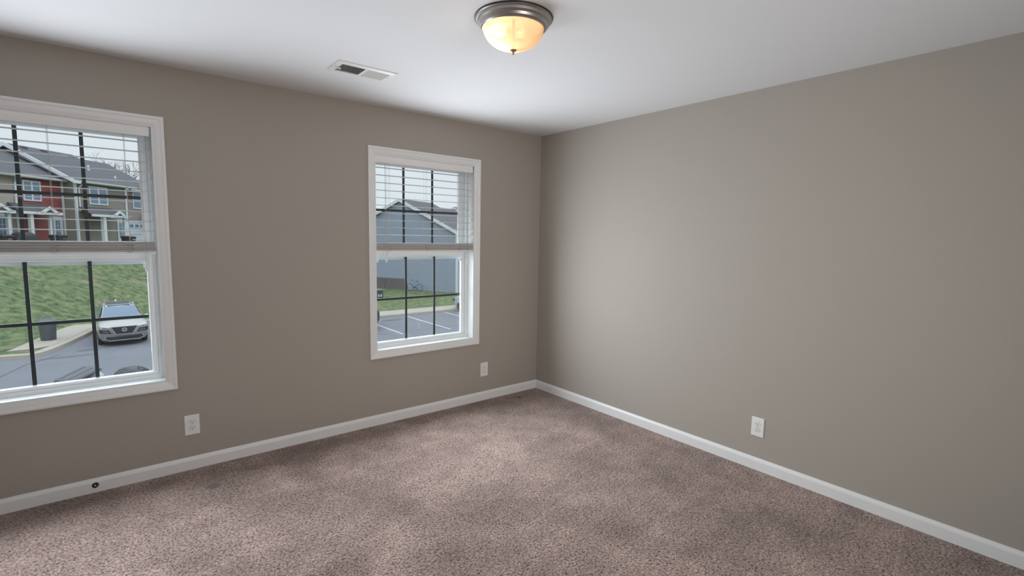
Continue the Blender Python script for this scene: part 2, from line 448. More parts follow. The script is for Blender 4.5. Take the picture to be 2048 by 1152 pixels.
m = MB(); m.box(-hx + 0.026, -hx + 0.048, -0.004, 0.004, -0.017, -0.0085); m.build('lever', VENTM, root)
for sx_ in (-1, 1):
    m = MB(); m.lathe([(0.004, -0.0085), (0.004, -0.0105), (0.001, -0.0112)], (sx_ * (hx - 0.018), 0, 0), 12); m.build('screw', VENTM, root)

LC_ = (-1.800, -1.806)
root = thing('ceiling_light', (LC_[0], LC_[1], H), 0, 'flush ceiling light with frosted amber dome and brushed nickel rim, lit', 'ceiling light')
m = MB(); m.lathe([(0.168, 0), (0.168, -0.006), (0.164, -0.010), (0.160, -0.012), (0.159, -0.022), (0.153, -0.027), (0.150, -0.029), (0.147, -0.039), (0.141, -0.043), (0.138, -0.047), (0.134, -0.047), (0.134, -0.030), (0.12, -0.004)], (0, 0, 0), 96, cap0=False, cap1=False)
m.build('rim', NICKEL, root, smooth=True, angle=28)
m = MB(); m.lathe([(0.1675, -0.0005), (0.1712, -0.0005), (0.1712, -0.0045), (0.1675, -0.0045)], (0, 0, 0), 96, cap0=False, cap1=False)
m.build('gasket', DARK, root)
dome = bpy.data.materials.new('frosted_dome_glass'); dome.use_nodes = True; n = dome.node_tree
n.nodes.remove(n.nodes['Principled BSDF'])
tl = n.nodes.new('ShaderNodeBsdfTranslucent'); tl.inputs[0].default_value = (1.0, 0.78, 0.55, 1)
tp = n.nodes.new('ShaderNodeBsdfTransparent'); tp.inputs[0].default_value = (1.0, 0.80, 0.58, 1)
gl = n.nodes.new('ShaderNodeBsdfPrincipled'); gl.inputs['Base Color'].default_value = (0.9, 0.74, 0.56, 1); gl.inputs['Roughness'].default_value = 0.3
m1 = n.nodes.new('ShaderNodeMixShader'); m1.inputs[0].default_value = 0.36
n.links.new(tl.outputs[0], m1.inputs[1]); n.links.new(tp.outputs[0], m1.inputs[2])
m2 = n.nodes.new('ShaderNodeMixShader'); m2.inputs[0].default_value = 0.22
n.links.new(m1.outputs[0], m2.inputs[1]); n.links.new(gl.outputs[0], m2.inputs[2])
n.links.new(m2.outputs[0], n.nodes['Material Output'].inputs[0])
prof = []
for i in range(25):
    t = (math.pi / 2) * i / 24
    prof.append((max(0.004, 0.1335 * math.cos(t)), -0.040 - 0.092 * math.sin(t)))
m = MB(); m.lathe(prof, (0, 0, 0), 72, cap0=False, cap1=True); m.build('glass_dome', dome, root, smooth=True, angle=80)
m = MB(); m.lathe([(0.0145, -0.128), (0.0145, -0.1325), (0.012, -0.136), (0.006, -0.139), (0.004, -0.143), (0.0055, -0.147), (0.0035, -0.151), (0.0005, -0.152)], (0, 0, 0), 24)
m.build('finial', mat('aged_brass', (0.40, 0.27, 0.19), 0.4, metal=0.8), root, smooth=True)
m = MB(); m.tube([(0, 0, 0), (0, 0, -0.128)], 0.006, 10); m.build('threaded_rod', mat('dark_steel_rod', (0.05, 0.04, 0.032), 0.6), root, smooth=True)
opal = mat('opal_bulb_glass', (0.85, 0.82, 0.78), 0.3)
lit = bpy.data.materials.new('lit_bulb'); lit.use_nodes = True
pp = lit.node_tree.nodes['Principled BSDF']; pp.inputs['Emission Color'].default_value = (1.0, 0.84, 0.62, 1); pp.inputs['Emission Strength'].default_value = 3
BULB = [(0.012, 0.052), (0.013, 0.040), (0.020, 0.026), (0.028, 0.008), (0.030, -0.006), (0.026, -0.020), (0.015, -0.028), (0.001, -0.030)]
# the two bulbs lie sideways; the one on the left is alight
for s, mm in ((-1, lit), (1, opal)):
    ax = Vector((0.78, -0.62, 0)) * s
    k = MB(); k.lathe(BULB, (0, 0, 0), 24)
    k.bm.transform(Matrix.Translation(ax * 0.062 + Vector((0, 0, -0.048))) @ Vector((0, 0, 1)).rotation_difference(ax * 1.0).to_matrix().to_4x4())
    k.build('light_bulb', mm, root, smooth=True)
    k = MB(); k.tube([ax * 0.112 + Vector((0, 0, -0.048)), ax * 0.128 + Vector((0, 0, -0.048))], 0.014, 16); k.build('socket', TRIM, root, smooth=True)
pl = bpy.data.lights.new('bulb_glow', 'POINT'); pl.energy = 1.35; pl.color = (1.0, 0.80, 0.56); pl.shadow_soft_size = 0.03
po = bpy.data.objects.new('bulb_glow', pl); COL.objects.link(po); po.parent = root
po.location = Vector((-0.78, 0.62, 0)) * 0.062 + Vector((0, 0, -0.082))

# ================================================================== OUTSIDE
G = -3.8
ASPH = mat('grey_asphalt', (0.145, 0.15, 0.172), 0.85, bump=(25, 0.3, 0.01), vary=(0.7, 0.12))
CONC = mat('pale_concrete', (0.33, 0.295, 0.25), 0.9, vary=(1.2, 0.08))
WPAINT = mat('white_road_paint', (0.46, 0.48, 0.50), 0.8, vary=(9, 0.3))
DIRT = mat('dark_patch', (0.095, 0.095, 0.105), 0.9)
def grass_mat():
    m = bpy.data.materials.new('mown_grass'); m.use_nodes = True; n = m.node_tree; p = n.nodes['Principled BSDF']; L = n.links.new
    t = n.nodes.new('ShaderNodeTexCoord')
    mp = n.nodes.new('ShaderNodeMapping'); mp.inputs['Scale'].default_value = (1, 1.0, 1); L(t.outputs['Object'], mp.inputs[0])
    a = n.nodes.new('ShaderNodeTexNoise'); a.inputs['Scale'].default_value = 2.6; a.inputs['Detail'].default_value = 8; a.inputs['Roughness'].default_value = 0.68; L(mp.outputs[0], a.inputs['Vector'])
    c = n.nodes.new('ShaderNodeValToRGB'); L(a.outputs['Fac'], c.inputs[0]); e = c.color_ramp.elements
    e[0].position = 0.36; e[0].color = (0.048, 0.074, 0.034, 1); e[1].position = 0.66; e[1].color = (0.215, 0.225, 0.115, 1)
    k = e.new(0.5); k.color = (0.112, 0.148, 0.072, 1)
    b = n.nodes.new('ShaderNodeTexNoise'); b.inputs['Scale'].default_value = 0.55; b.inputs['Detail'].default_value = 6; L(t.outputs['Object'], b.inputs['Vector'])
    r = n.nodes.new('ShaderNodeMapRange'); r.inputs['From Min'].default_value = 0.60; r.inputs['From Max'].default_value = 0.72; L(b.outputs['Fac'], r.inputs['Value'])
    x = n.nodes.new('ShaderNodeMix'); x.data_type = 'RGBA'; L(r.outputs[0], x.inputs['Factor']); L(c.outputs[0], x.inputs['A']); x.inputs['B'].default_value = (0.23, 0.20, 0.145, 1)
    L(x.outputs['Result'], p.inputs['Base Color']); p.inputs['Roughness'].default_value = 0.95; p.inputs['Specular IOR Level'].default_value = 0.1
    bu = n.nodes.new('ShaderNodeBump'); bu.inputs['Strength'].default_value = 0.8; bu.inputs['Distance'].default_value = 0.12; L(a.outputs['Fac'], bu.inputs['Height']); L(bu.outputs[0], p.inputs['Normal'])
    return m
GRASS = grass_mat()

lot = MB(); lot.box(-40, 60, 0.5, 34, G - 0.2, G)
lot = tag(lot.build('parking_lot', ASPH), 'grey asphalt parking lot outside the windows', 'parking lot', kind='structure')
for (xa, ya, xb, yb) in ((11.45, 25.55, 11.45, 20.1), (8.6, 25.55, 8.6, 20.3), (14.35, 25.55, 14.35, 20.1), (17.25, 25.55, 17.25, 20.1), (5.75, 25.55, 5.75, 20.3)):
    m = MB(); m.box(xa - 0.05, xa + 0.05, yb, ya, G, G + 0.004); m.build('parking_line', WPAINT, lot)
m = MB(); m.box(2, 40, 20.82, 20.87, G, G + 0.003); m.tube([(-14, 19.4, G), (-6.6, 21.1, G), (-6.1, 22.9, G), (-5.2, 24.2, G)], 0.018, 4); m.build('pavement_seam', DIRT, lot)
m = MB()
for (px_, py_, rx_, ry_) in ((-4.31, 24.7, 0.42, 0.16), (10.0, 24.6, 0.7, 0.22), (-4.9, 23.6, 0.9, 0.1)):
    m.rings([[(px_ + rx_ * math.cos(t), py_ + ry_ * math.sin(t), G + 0.005) for t in [2 * math.pi * i / 20 for i in range(20)]],
             [(px_ + .9 * rx_ * math.cos(t), py_ + .9 * ry_ * math.sin(t), G + 0.006) for t in [2 * math.pi * i / 20 for i in range(20)]]], True, False, True)
m.build('oil_stain', DIRT, lot)

KF = [(-45, 24.4), (-7.1, 24.3), (-6.2, 24.08), (-5.75, 24.35), (-5.45, 24.95), (-5.0, 26.3), (-4.5, 28.0), (-4.15, 29.4), (-3.9, 30.6), (-3.4, 31.2), (1.0, 31.2), (2.2, 30.4), (3.2, 27.4), (4.4, 25.85), (6, 25.6), (60, 25.6)]
def kf(x):
    for (x0, y0), (x1, y1) in zip(KF[:-1], KF[1:]):
        if x0 <= x <= x1: return y0 + (y1 - y0) * (x - x0) / (x1 - x0)
    return KF[-1][1]
def off(pts, d):
    out = []
    for i, p in enumerate(pts):
        a = Vector(pts[max(i - 1, 0)]); b = Vector(pts[min(i + 1, len(pts) - 1)])
        t = (b - a).normalized(); nrm = Vector((-t.y, t.x)); out.append(Vector(p) + nrm * d)
    return out
TOP = -3.65
m = MB(); A = off(KF, 0.0); A2 = off(KF, 0.05); B = off(KF, 0.42)
m.rings([[(A[i].x, A[i].y, G - 0.05), (A2[i].x, A2[i].y, TOP), (B[i].x, B[i].y, TOP), (B[i].x, B[i].y, G - 0.05)] for i in range(len(KF))])
tag(m.build('kerb', CONC), 'pale concrete kerb edging the parking lot', 'kerb', kind='structure')
m = MB(); zt = TOP + 0.012
poly = [(-6.9, 25.35), (-6.35, 27.5), (-5.65, 30.05), (-5.2, 31.5), (-4.0, 31.4), (-3.8, 31.0), (-4.35, 29.9), (-4.75, 28.5), (-5.25, 26.7), (-5.6, 25.75), (-6.2, 25.35)]
m.prism(poly, TOP - 0.25, zt, 'z')
tag(m.build('sidewalk', CONC), 'short pale concrete walk beside the curved kerb', 'sidewalk', kind='structure')
m = MB(); m.box(4.5, 60, 26.0, 27.3, TOP - 0.25, TOP + 0.003)
tag(m.build('footpath', CONC), 'straight pale concrete path in front of the grey gabled house', 'sidewalk', kind='structure')

FD = Vector((math.sin(R(40)), math.cos(R(40)), 0)); FN = Vector((FD.y, -FD.x, 0)); P0 = Vector((-4.02, 49.07, 0))
def land(x, y):
    s = (Vector((x, y, 0)) - P0).dot(FN)
    t = max(0.0, min(1.0, (10.6 - s) / 9.4)); t = t * t * (3 - 2 * t) * 0.35 + t * 0.65
    base = -3.69 - 0.08 * max(0.0, min(1.0, (x + 1) / 4))
    return base + (-0.04 - base) * t
bm = bmesh.new(); cols = []
X = -45.0; xs_ = []
while X < 70: xs_.append(X); X += (0.35 if -12 < X < 6 else 1.0)
NY = 60
for x in xs_:
    y0 = kf(x) + 0.35 if x < 60 else 26
    if -5.9 < x < -3.9: y0 += 0.25
    if x > 5: y0 = 27.2
    cols.append([bm.verts.new((x, y, land(x, y))) for y in [y0 + (110 - y0) * (j / NY) ** 1.7 for j in range(NY + 1)]])
for a, b in zip(cols[:-1], cols[1:]):
    for j in range(NY): bm.faces.new((a[j], b[j], b[j + 1], a[j + 1]))
me = bpy.data.meshes.new('lawn'); bm.to_mesh(me); bm.free(); me.materials.append(GRASS)
me.polygons.foreach_set('use_smooth', [True] * len(me.polygons))
o = bpy.data.objects.new('lawn', me); COL.objects.link(o)
tag(o, 'green mown grass rising as a bank behind the parking lot', 'grass', kind='stuff')

# ------------------------------------------------------------------ houses
SHING = mat('grey_roof_shingles', (0.085, 0.082, 0.094), 0.95, bump=(18, 0.6, 0.02), vary=(3.5, 0.22))
HTRIM = mat('white_house_trim', (0.60, 0.63, 0.64), 0.6)
CREAM = siding('cream_siding', (0.33, 0.285, 0.235))
RED = siding('red_siding', (0.235, 0.055, 0.05))
TAUPE = siding('taupe_siding', (0.20, 0.182, 0.145))
MAUVE = siding('mauve_brown_siding', (0.235, 0.195, 0.19))
GREY = siding('blue_grey_siding', (0.225, 0.26, 0.315), 0.13)
HGLASS = mat('dark_house_glass', (0.10, 0.17, 0.25), 0.08, spec=0.8)
DOORW = mat('white_house_door', (0.52, 0.56, 0.62), 0.5)

def courses(k, span, y, z0, z1, pitch=0.125, lip=0.022):
    """lapped boards on a front face at y; span(z) gives the x range at height z"""
    z = z0
    while z < z1:
        zt = min(z + pitch, z1); a0, a1 = span(z); b0, b1 = span(zt)
        if a1 - a0 > 0.05:
            b0 = max(a0, b0); b1 = min(a1, b1)
            k.quad((a0, y - lip, z), (a1, y - lip, z), (b1, y - 0.004, zt), (b0, y - 0.004, zt))
            k.quad((a0, y, z), (a1, y, z), (a1, y - lip, z), (a0, y - lip, z))
        z += pitch
def wall_block(x0, x1, y0, y1, z0, z1, m, root):
    k = MB(); k.box(x0, x1, y0, y1, z0, z1); courses(k, lambda z: (x0, x1), y0, z0, z1); return k.build('wall', m, root)
def house_window(root, x0, x1, z0, z1, y, n=2):
    k = MB(); t = 0.07
    k.frame(x0 - t, x1 + t, z0 - t, z1 + t, [(0, y), (0, y - 0.06), (t + .02, y - 0.06), (t + .02, y)])
    step = (x1 - x0) / n
    for i in range(1, n): k.box(x0 + step * i - 0.06, x0 + step * i + 0.06, y - 0.055, y, z0, z1)
    k.box(x0, x1, y - 0.05, y, (z0 + z1) / 2 - 0.02, (z0 + z1) / 2 + 0.02)
    f = k.build('window', HTRIM, root)
    k = MB(); k.box(x0, x1, y - 0.04, y - 0.005, z0, z1); k.build('pane', HGLASS, f)
def slope(root, x0, x1, ya, za, yb, zb, th=0.14, name='roof', m=SHING):
    k = MB(); k.rings([[(x, ya, za), (x, yb, zb), (x, yb, zb - th), (x, ya, za - th)] for x in (x0, x1)])
    return k.build(name, m, root)
def gable_roof(root, x0, x1, ya, za, yr, zr, yb, zb, th=0.14):
    k = MB(); k.rings([[(x, ya, za), (x, yr, zr), (x, yb, zb), (x, yb, zb - th), (x, yr, zr - th), (x, ya, za - th)] for x in (x0, x1)])
    return k.build('roof', SHING, root)
def gutter(root, x0, x1, y, z):
    k = MB(); k.rings([[(x, y - 0.1, z), (x, y - 0.1, z - 0.06), (x, y - 0.05, z - 0.13), (x, y + 0.02, z - 0.16), (x, y + 0.02, z)] for x in (x0, x1)])
    return k.build('gutter', HTRIM, root)
def post(root, x, y, z1, wd=0.2):
    k = MB(); k.box(x - wd / 2, x + wd / 2, y - wd / 2, y + wd / 2, -0.1, z1 - .08); k.box(x - wd * .7, x + wd * .7, y - wd * .7, y + wd * .7, z1 - 0.08, z1); k.box(x - wd * .65, x + wd * .65, y - wd * .65, y + wd * .65, -0.1, 0.12)
    return k.build('porch_post', HTRIM, root)
def trim_bar(root, x0, x1, y0, y1, z0, z1, name='corner_trim'):
    k = MB(); k.box(x0, x1, y0, y1, z0, z1); return k.build(name, HTRIM, root)
def porch(root, xa, xb, yf, yw, gx, gw, wallm, ze=2.68, zt=3.25):
    """low shed roof from xa to xb with a small front gable centred on gx"""
    k = MB(); k.rings([[(xa, yf, ze), (xa + 0.25, yw, zt), (xb - 0.25, yw, zt), (xb, yf, ze)], [(xa, yf, ze - 0.1), (xa + 0.25, yw, zt - 0.1), (xb - 0.25, yw, zt - 0.1), (xb, yf, ze - 0.1)]])
    pr = k.build('porch_roof', SHING, root)
    for ga, gb in ((xa, gx - gw + .1), (gx + gw - .1, xb)):
        k = MB(); k.box(ga, gb, yf - 0.1, yf + 0.02, ze - 0.2, ze - 0.02); k.build('porch_gutter', HTRIM, pr)
    k = MB(); zp = ze + gw * 0.56
    k.rings([[(gx - gw - .12, yf - 0.25, ze - .07), (gx, yf - 0.25, zp), (gx + gw + .12, yf - 0.25, ze - .07)], [(gx - gw - .12, yw - .2, ze - .07), (gx, yw - .2, zp), (gx + gw + .12, yw - .2, ze - .07)]])
    k.build('porch_gable', SHING, root)
    k = MB(); t = 0.17
    for s in (-1, 1):
        k.rings([[(gx + s * (gw + .2), yy, ze - 0.12), (gx, yy, zp + .05), (gx, yy, zp + .05 - t * 1.25), (gx + s * (gw - .12), yy, ze - 0.12 - t * .2)] for yy in (yf - 0.30, yf - 0.245)])
        k.box(gx + s * (gw - .15), gx + s * (gw + .25), yf - 0.3, yf, ze - 0.22, ze - 0.02)
    k.box(gx - gw, gx + gw, yf - 0.27, yf - 0.22, ze - 0.2, ze - 0.07)
    k.build('gable_fascia', HTRIM, root)
    k = MB(); k.prism([(gx - gw * .8, ze - .07), (gx + gw * .8, ze - .07), (gx, zp - .1)], yf - 0.24, yf - 0.2, 'y'); k.build('gable_siding', wallm, root)
def door(root, x0, x1, y, z1, lite=True):
    k = MB(); k.frame(x0, x1, 0.0, z1, [(0, y), (0, y - .06), (.12, y - .06), (.12, y)])
    k.box(x0 + .12, x1 - .12, y - .03, y, 0.1, z1 - .12)
    d = k.build('door', DOORW, root)
    if lite:
        k = MB(); k.box(x0 + .22, x1 - .22, y - .045, y - .03, 0.9, z1 - .28); k.build('pane', HGLASS, d)
        k = MB(); xm = (x0 + x1) / 2
        k.box(xm - .012, xm + .012, y - .055, y - .045, 0.9, z1 - .28)
        for i in (1, 2): zz = 0.9 + (z1 - 1.18) * i / 3; k.box(x0 + .22, x1 - .22, y - .055, y - .045, zz - .012, zz + .012)
        k.build('muntin', HTRIM, d)
def downspout(root, x, y, z0, z1):
    k = MB(); k.tube([(x, y - 0.45, z1), (x, y - 0.40, z1 - 0.12), (x, y - 0.12, z1 - 0.38), (x, y - 0.06, z1 - 0.5), (x, y - 0.06, z0)], 0.05, 8)
    return k.build('downspout', HTRIM, root)
def vent_pipe(root, x, y, z, h=0.3, r=0.06):
    k = MB(); k.lathe([(r, -0.1), (r, h), (r * .6, h + .01)], (x, y, z), 12); k.build('vent_pipe', HTRIM, root)
rzT = math.atan2(FD.y, FD.x)
LX = dict(eave=(0.6, 5.2), ridge=(5.0, 7.4), back=(9.4, 5.2))
def zl(y): return 5.2 + 0.5 * (y - 0.6)
# cream unit
t = thing('townhouse', (P0.x, P0.y, 0), rzT, 'cream-sided townhouse unit at the left edge of the big window view', 'townhouse', 'row of townhouses on the hill')
wall_block(-12.5, -5.46, 1.0, 9.0, -0.6, 5.15, CREAM, t)
gable_roof(t, -12.8, -5.455, 0.6, 5.2, 5.0, 7.4, 9.4, 5.2)
gutter(t, -12.8, -5.455, 0.6, 5.2)
trim_bar(t, -5.58, -5.44, 0.93, 1.05, -.1, 5.1)
house_window(t, -9.6, -8.0, 3.5, 4.88, 1.0)
porch(t, -12.0, -6.9, -0.2, 1.0, -7.95, 0.62, CREAM)
post(t, -8.9, -0.05, 2.5); post(t, -7.2, -0.05, 2.5)
door(t, -7.3, -6.0, 1.0, 2.42)
downspout(t, -5.62, 1.0, -.1, 5.1)
# red unit
t = thing('townhouse', (P0.x, P0.y, 0), rzT, 'red-sided townhouse unit with a small gabled porch', 'townhouse', 'row of townhouses on the hill')
wall_block(-5.455, -1.98, 1.0, 9.0, -0.6, 5.15, RED, t)
gable_roof(t, -5.45, -1.99, 0.6, 5.2, 5.0, 7.4, 9.4, 5.2)
gutter(t, -5.45, -1.99, 0.6, 5.2)
house_window(t, -4.98, -3.80, 3.52, 4.82, 1.0)
porch(t, -6.45, -3.45, -0.2, 1.0, -4.62, 0.62, RED)
post(t, -5.66, -0.05, 2.55, 0.22); post(t, -4.26, -0.05, 2.55, 0.16)
door(t, -2.98, -2.2, 1.0, 2.40)
trim_bar(t, -2.1, -1.985, 0.9, 1.0, -.1, 5.1)
vent_pipe(t, -4.1, 2.2, 6.0)
# taupe unit: stands a metre forward, its higher roof ends in a gable on the left
t = thing('townhouse', (P0.x, P0.y, 0), rzT, 'taupe-sided townhouse unit standing forward with a long white gable edge', 'townhouse', 'row of townhouses on the hill')
k = MB(); k.rings([[(x, 0, -0.6), (x, 0, 5.2), (x, 4.8, 7.74), (x, 9.6, 5.2), (x, 9.6, -0.6)] for x in (-1.97, 2.9)]); courses(k, lambda z: (-1.97, 2.9), 0.0, -0.6, 5.1); k.build('wall', TAUPE, t)
gable_roof(t, -2.45, 3.3, -0.4, 5.2, 4.8, 7.9, 10.0, 5.2)
gutter(t, -2.3, 3.6, -0.4, 5.2)
k = MB()
k.rings([[(x, -0.45, 5.22), (x, 4.8, 7.96), (x, 4.8, 7.66), (x, -0.45, 4.95)] for x in (-2.51, -2.44)])
k.rings([[(x, 10.05, 5.22), (x, 4.8, 7.96), (x, 4.8, 7.66), (x, 10.05, 4.95)] for x in (-2.51, -2.44)])
k.box(-2.5, -1.95, -0.5, -0.38, 4.95, 5.2)
k.build('gable_trim', HTRIM, t)
k = MB(); k.rings([[(x, 0.6, zl(.6) + .02), (x, 5.0, zl(5.0) + .02), (x, 5.0, zl(5.0) + .12), (x, 0.6, zl(.6) + .12)] for x in (-2.02, -1.985)]); k.build('roof_flashing', HTRIM, t)
k = MB(); k.rings([[(x, -0.4, 5.1), (x, 4.8, 7.7), (x, 4.8, 7.65), (x, -0.4, 5.05)] for x in (-2.45, -1.97)]); k.build('soffit', HTRIM, t)
trim_bar(t, -2.0, -1.86, -0.05, 0.1, -.1, 5.05)
trim_bar(t, 2.8, 2.95, -0.05, 0.1, -.1, 5.05)
house_window(t, -0.72, 0.88, 3.54, 4.82, 0.0)
porch(t, -3.3 + 1.3, 1.45, -1.2, 0.0, 0.36, 0.55, TAUPE)
post(t, -0.78, -1.05, 2.55, 0.26); post(t, 1.28, -1.05, 2.55, 0.16)
door(t, 1.75, 2.72, 0.0, 2.36)
downspout(t, -1.7, 0.0, 2.9, 5.1)
downspout(t, 2.72, 0.0, -.1, 2.7)
vent_pipe(t, 1.5, 1.9, 6.35, .45, .09); vent_pipe(t, 3.1, 1.0, 5.9, .2, .08)
for x in (-1.4, 0.2, 2.6):
    k = MB(); k.box(x - .18, x + .18, 4.2, 4.5, 7.55, 7.76); k.build('attic_vent', SHING, t)
# mauve unit
t = thing('townhouse', (P0.x, P0.y, 0), rzT, 'mauve-brown townhouse unit with a white garage door', 'townhouse', 'row of townhouses on the hill')
wall_block(2.96, 8.4, 0.35, 9.0, -0.6, 5.0, MAUVE, t)
gable_roof(t, 3.305, 6.9, -0.05, 5.12, 4.8, 7.66, 9.4, 5.1)
gutter(t, 3.4, 8.5, -0.05, 5.05)
house_window(t, 4.12, 5.9, 3.46, 4.84, 0.35)
k = MB(); k.frame(3.25, 6.0, 0.0, 2.28, [(0, .35), (0, .29), (.14, .29), (.14, .35)])
for i in range(4): k.box(3.39, 5.86, 0.315, 0.35, 0.03 + 0.53 * i, 0.53 + 0.53 * i)
gd = k.build('garage_door', DOORW, t)
k = MB()
for i in range(4): k.box(3.55 + .6 * i, 3.95 + .6 * i, 0.305, 0.316, 1.72, 1.98)
k.build('pane', HGLASS, gd)
porch(t, 4.9, 8.2, -0.9, 0.35, 6.3, .6, MAUVE)
post(t, 6.6, -.75, 2.55)

def house(name, loc, rz, wx, dp, ez, az, m, label, base=0.0, over=0.35):
    """gable end faces local -y; ridge runs along +y"""
    t = thing(name, loc, rz, label, 'house')
    k = MB(); k.rings([[(-wx, y, base), (-wx, y, ez), (0, y, az), (wx, y, ez), (wx, y, base)] for y in (0, dp)])
    def span(z):
        q = wx if z <= ez else wx * max(0.0, (az - z) / (az - ez))
        return (-q, q)
    courses(k, span, 0.0, base, az); k.build('wall', m, t)
    sl = (az - ez) / wx; xo = wx + over; zo = ez - sl * over
    k = MB(); k.rings([[(-xo, y, zo + .1), (0, y, az + .1), (xo, y, zo + .1), (xo, y, zo + .24), (0, y, az + .26), (-xo, y, zo + .24)] for y in (-0.14, dp + .14)]); k.build('roof', SHING, t)
    k = MB()
    for s in (-1, 1):
        k.rings([[(s * xo, y, zo + .26), (0, y, az + .28), (0, y, az - .02), (s * xo, y, zo - .04)] for y in (-0.21, -0.14)])
        k.box(min(s * (wx - .05), s * (xo + .05)), max(s * (wx - .05), s * (xo + .05)), -0.22, 0.0, zo - .16, zo + .2)
    k.build('gable_trim', HTRIM, t)
    k = MB()
    for s in (-1, 1): k.box(min(s * (wx - .14), s * (wx + .02)), max(s * (wx - .14), s * (wx + .02)), -0.04, 0.1, base, ez)
    k.build('corner_trim', HTRIM, t)
    k = MB(); k.box(xo, xo + .1, -0.3, dp, zo + .02, zo + .18); k.box(-xo - .1, -xo, -0.3, dp, zo + .02, zo + .18); k.build('gutter', HTRIM, t)
    return t
gd_ = Vector((0.5, -0.8660254, 0)); gc = Vector((21.31, 34.9, G)) - gd_ * 6.15
hs = house('house', gc, R(-60), 6.15, 5.8, 5.42, 8.42, GREY, 'blue-grey gabled house with white roof edges beyond the path')
o = house('house', gc + Vector((0.866, 0.5, 0)) * 6.2 + gd_ * 0.3 + Vector((0, 0, -0.25)), R(-60), 6.1, 3.6, 5.4, 8.25, GREY, 'grey-roofed house unit stepping down just behind the blue-grey gable')
o = house('house', (39.2, 64.0, G), R(-58), 4.2, 9, 6.4, 9.55, GREY, 'far gabled house at the right edge of the corner window view')
o = house('house', (2.2, 71.6, 0.4), R(10), 4.0, 9, 5.6, 7.7, CREAM, 'distant gabled house just right of the townhouse roofs', base=-1)

# ------------------------------------------------------------------ trees
BARK = mat('grey_bark', (0.13, 0.125, 0.13), 0.95)
def tree(loc, h, spread, seed, label, nb=9):
    rnd = random.Random(seed)
    root = thing('bare_tree', loc, 0, label, 'tree', 'bare winter trees behind the roofs')
    m = MB(); m.tube([(0, 0, 0), (0.1, 0, h * .25), (0.0, .1, h * .45)], .2, 8, [h * .02, h * .016, h * .013]); m.build('trunk', BARK, root)
    br = MB()
    def grow(p, d, ln, r, lev):
        q = p + d * ln; mid = p + d * ln * .5 + Vector((rnd.uniform(-1, 1), rnd.uniform(-1, 1), rnd.uniform(-.3, .5))) * ln * .08
        br.tube([p, mid, q], r, 4, [r, r * .8, r * .55])
        if lev == 0: return
        for _ in range(3 if lev > 1 else 4):
            nd = (d + Vector((rnd.uniform(-1, 1), rnd.uniform(-1, 1), rnd.uniform(-.35, .75))) * .75).normalized()
            grow(p + d * ln * rnd.uniform(.5, 1), nd, ln * rnd.uniform(.55, .8), r * .55, lev - 1)
    for i in range(nb):
        a = 2 * math.pi * i / nb + rnd.uniform(-.3, .3)
        grow(Vector((0, 0, h * rnd.uniform(.28, .45))), Vector((math.cos(a) * spread, math.sin(a) * spread, 1)).normalized(), h * .24, h * .009, 4)
    br.build('branches', BARK, root)
    return root
tree((-2.9, 94, 0.0), 13.3, .8, 3, 'bare tree showing above the middle of the townhouse roof')
tree((0.0, 91, 0.0), 10.9, .75, 5, 'smaller bare tree beside the taller one, low over the roof slope')
tree((-13.6, 116, 2), 14.3, .8, 8, 'far bare tree barely topping the roof ridge at upper left')

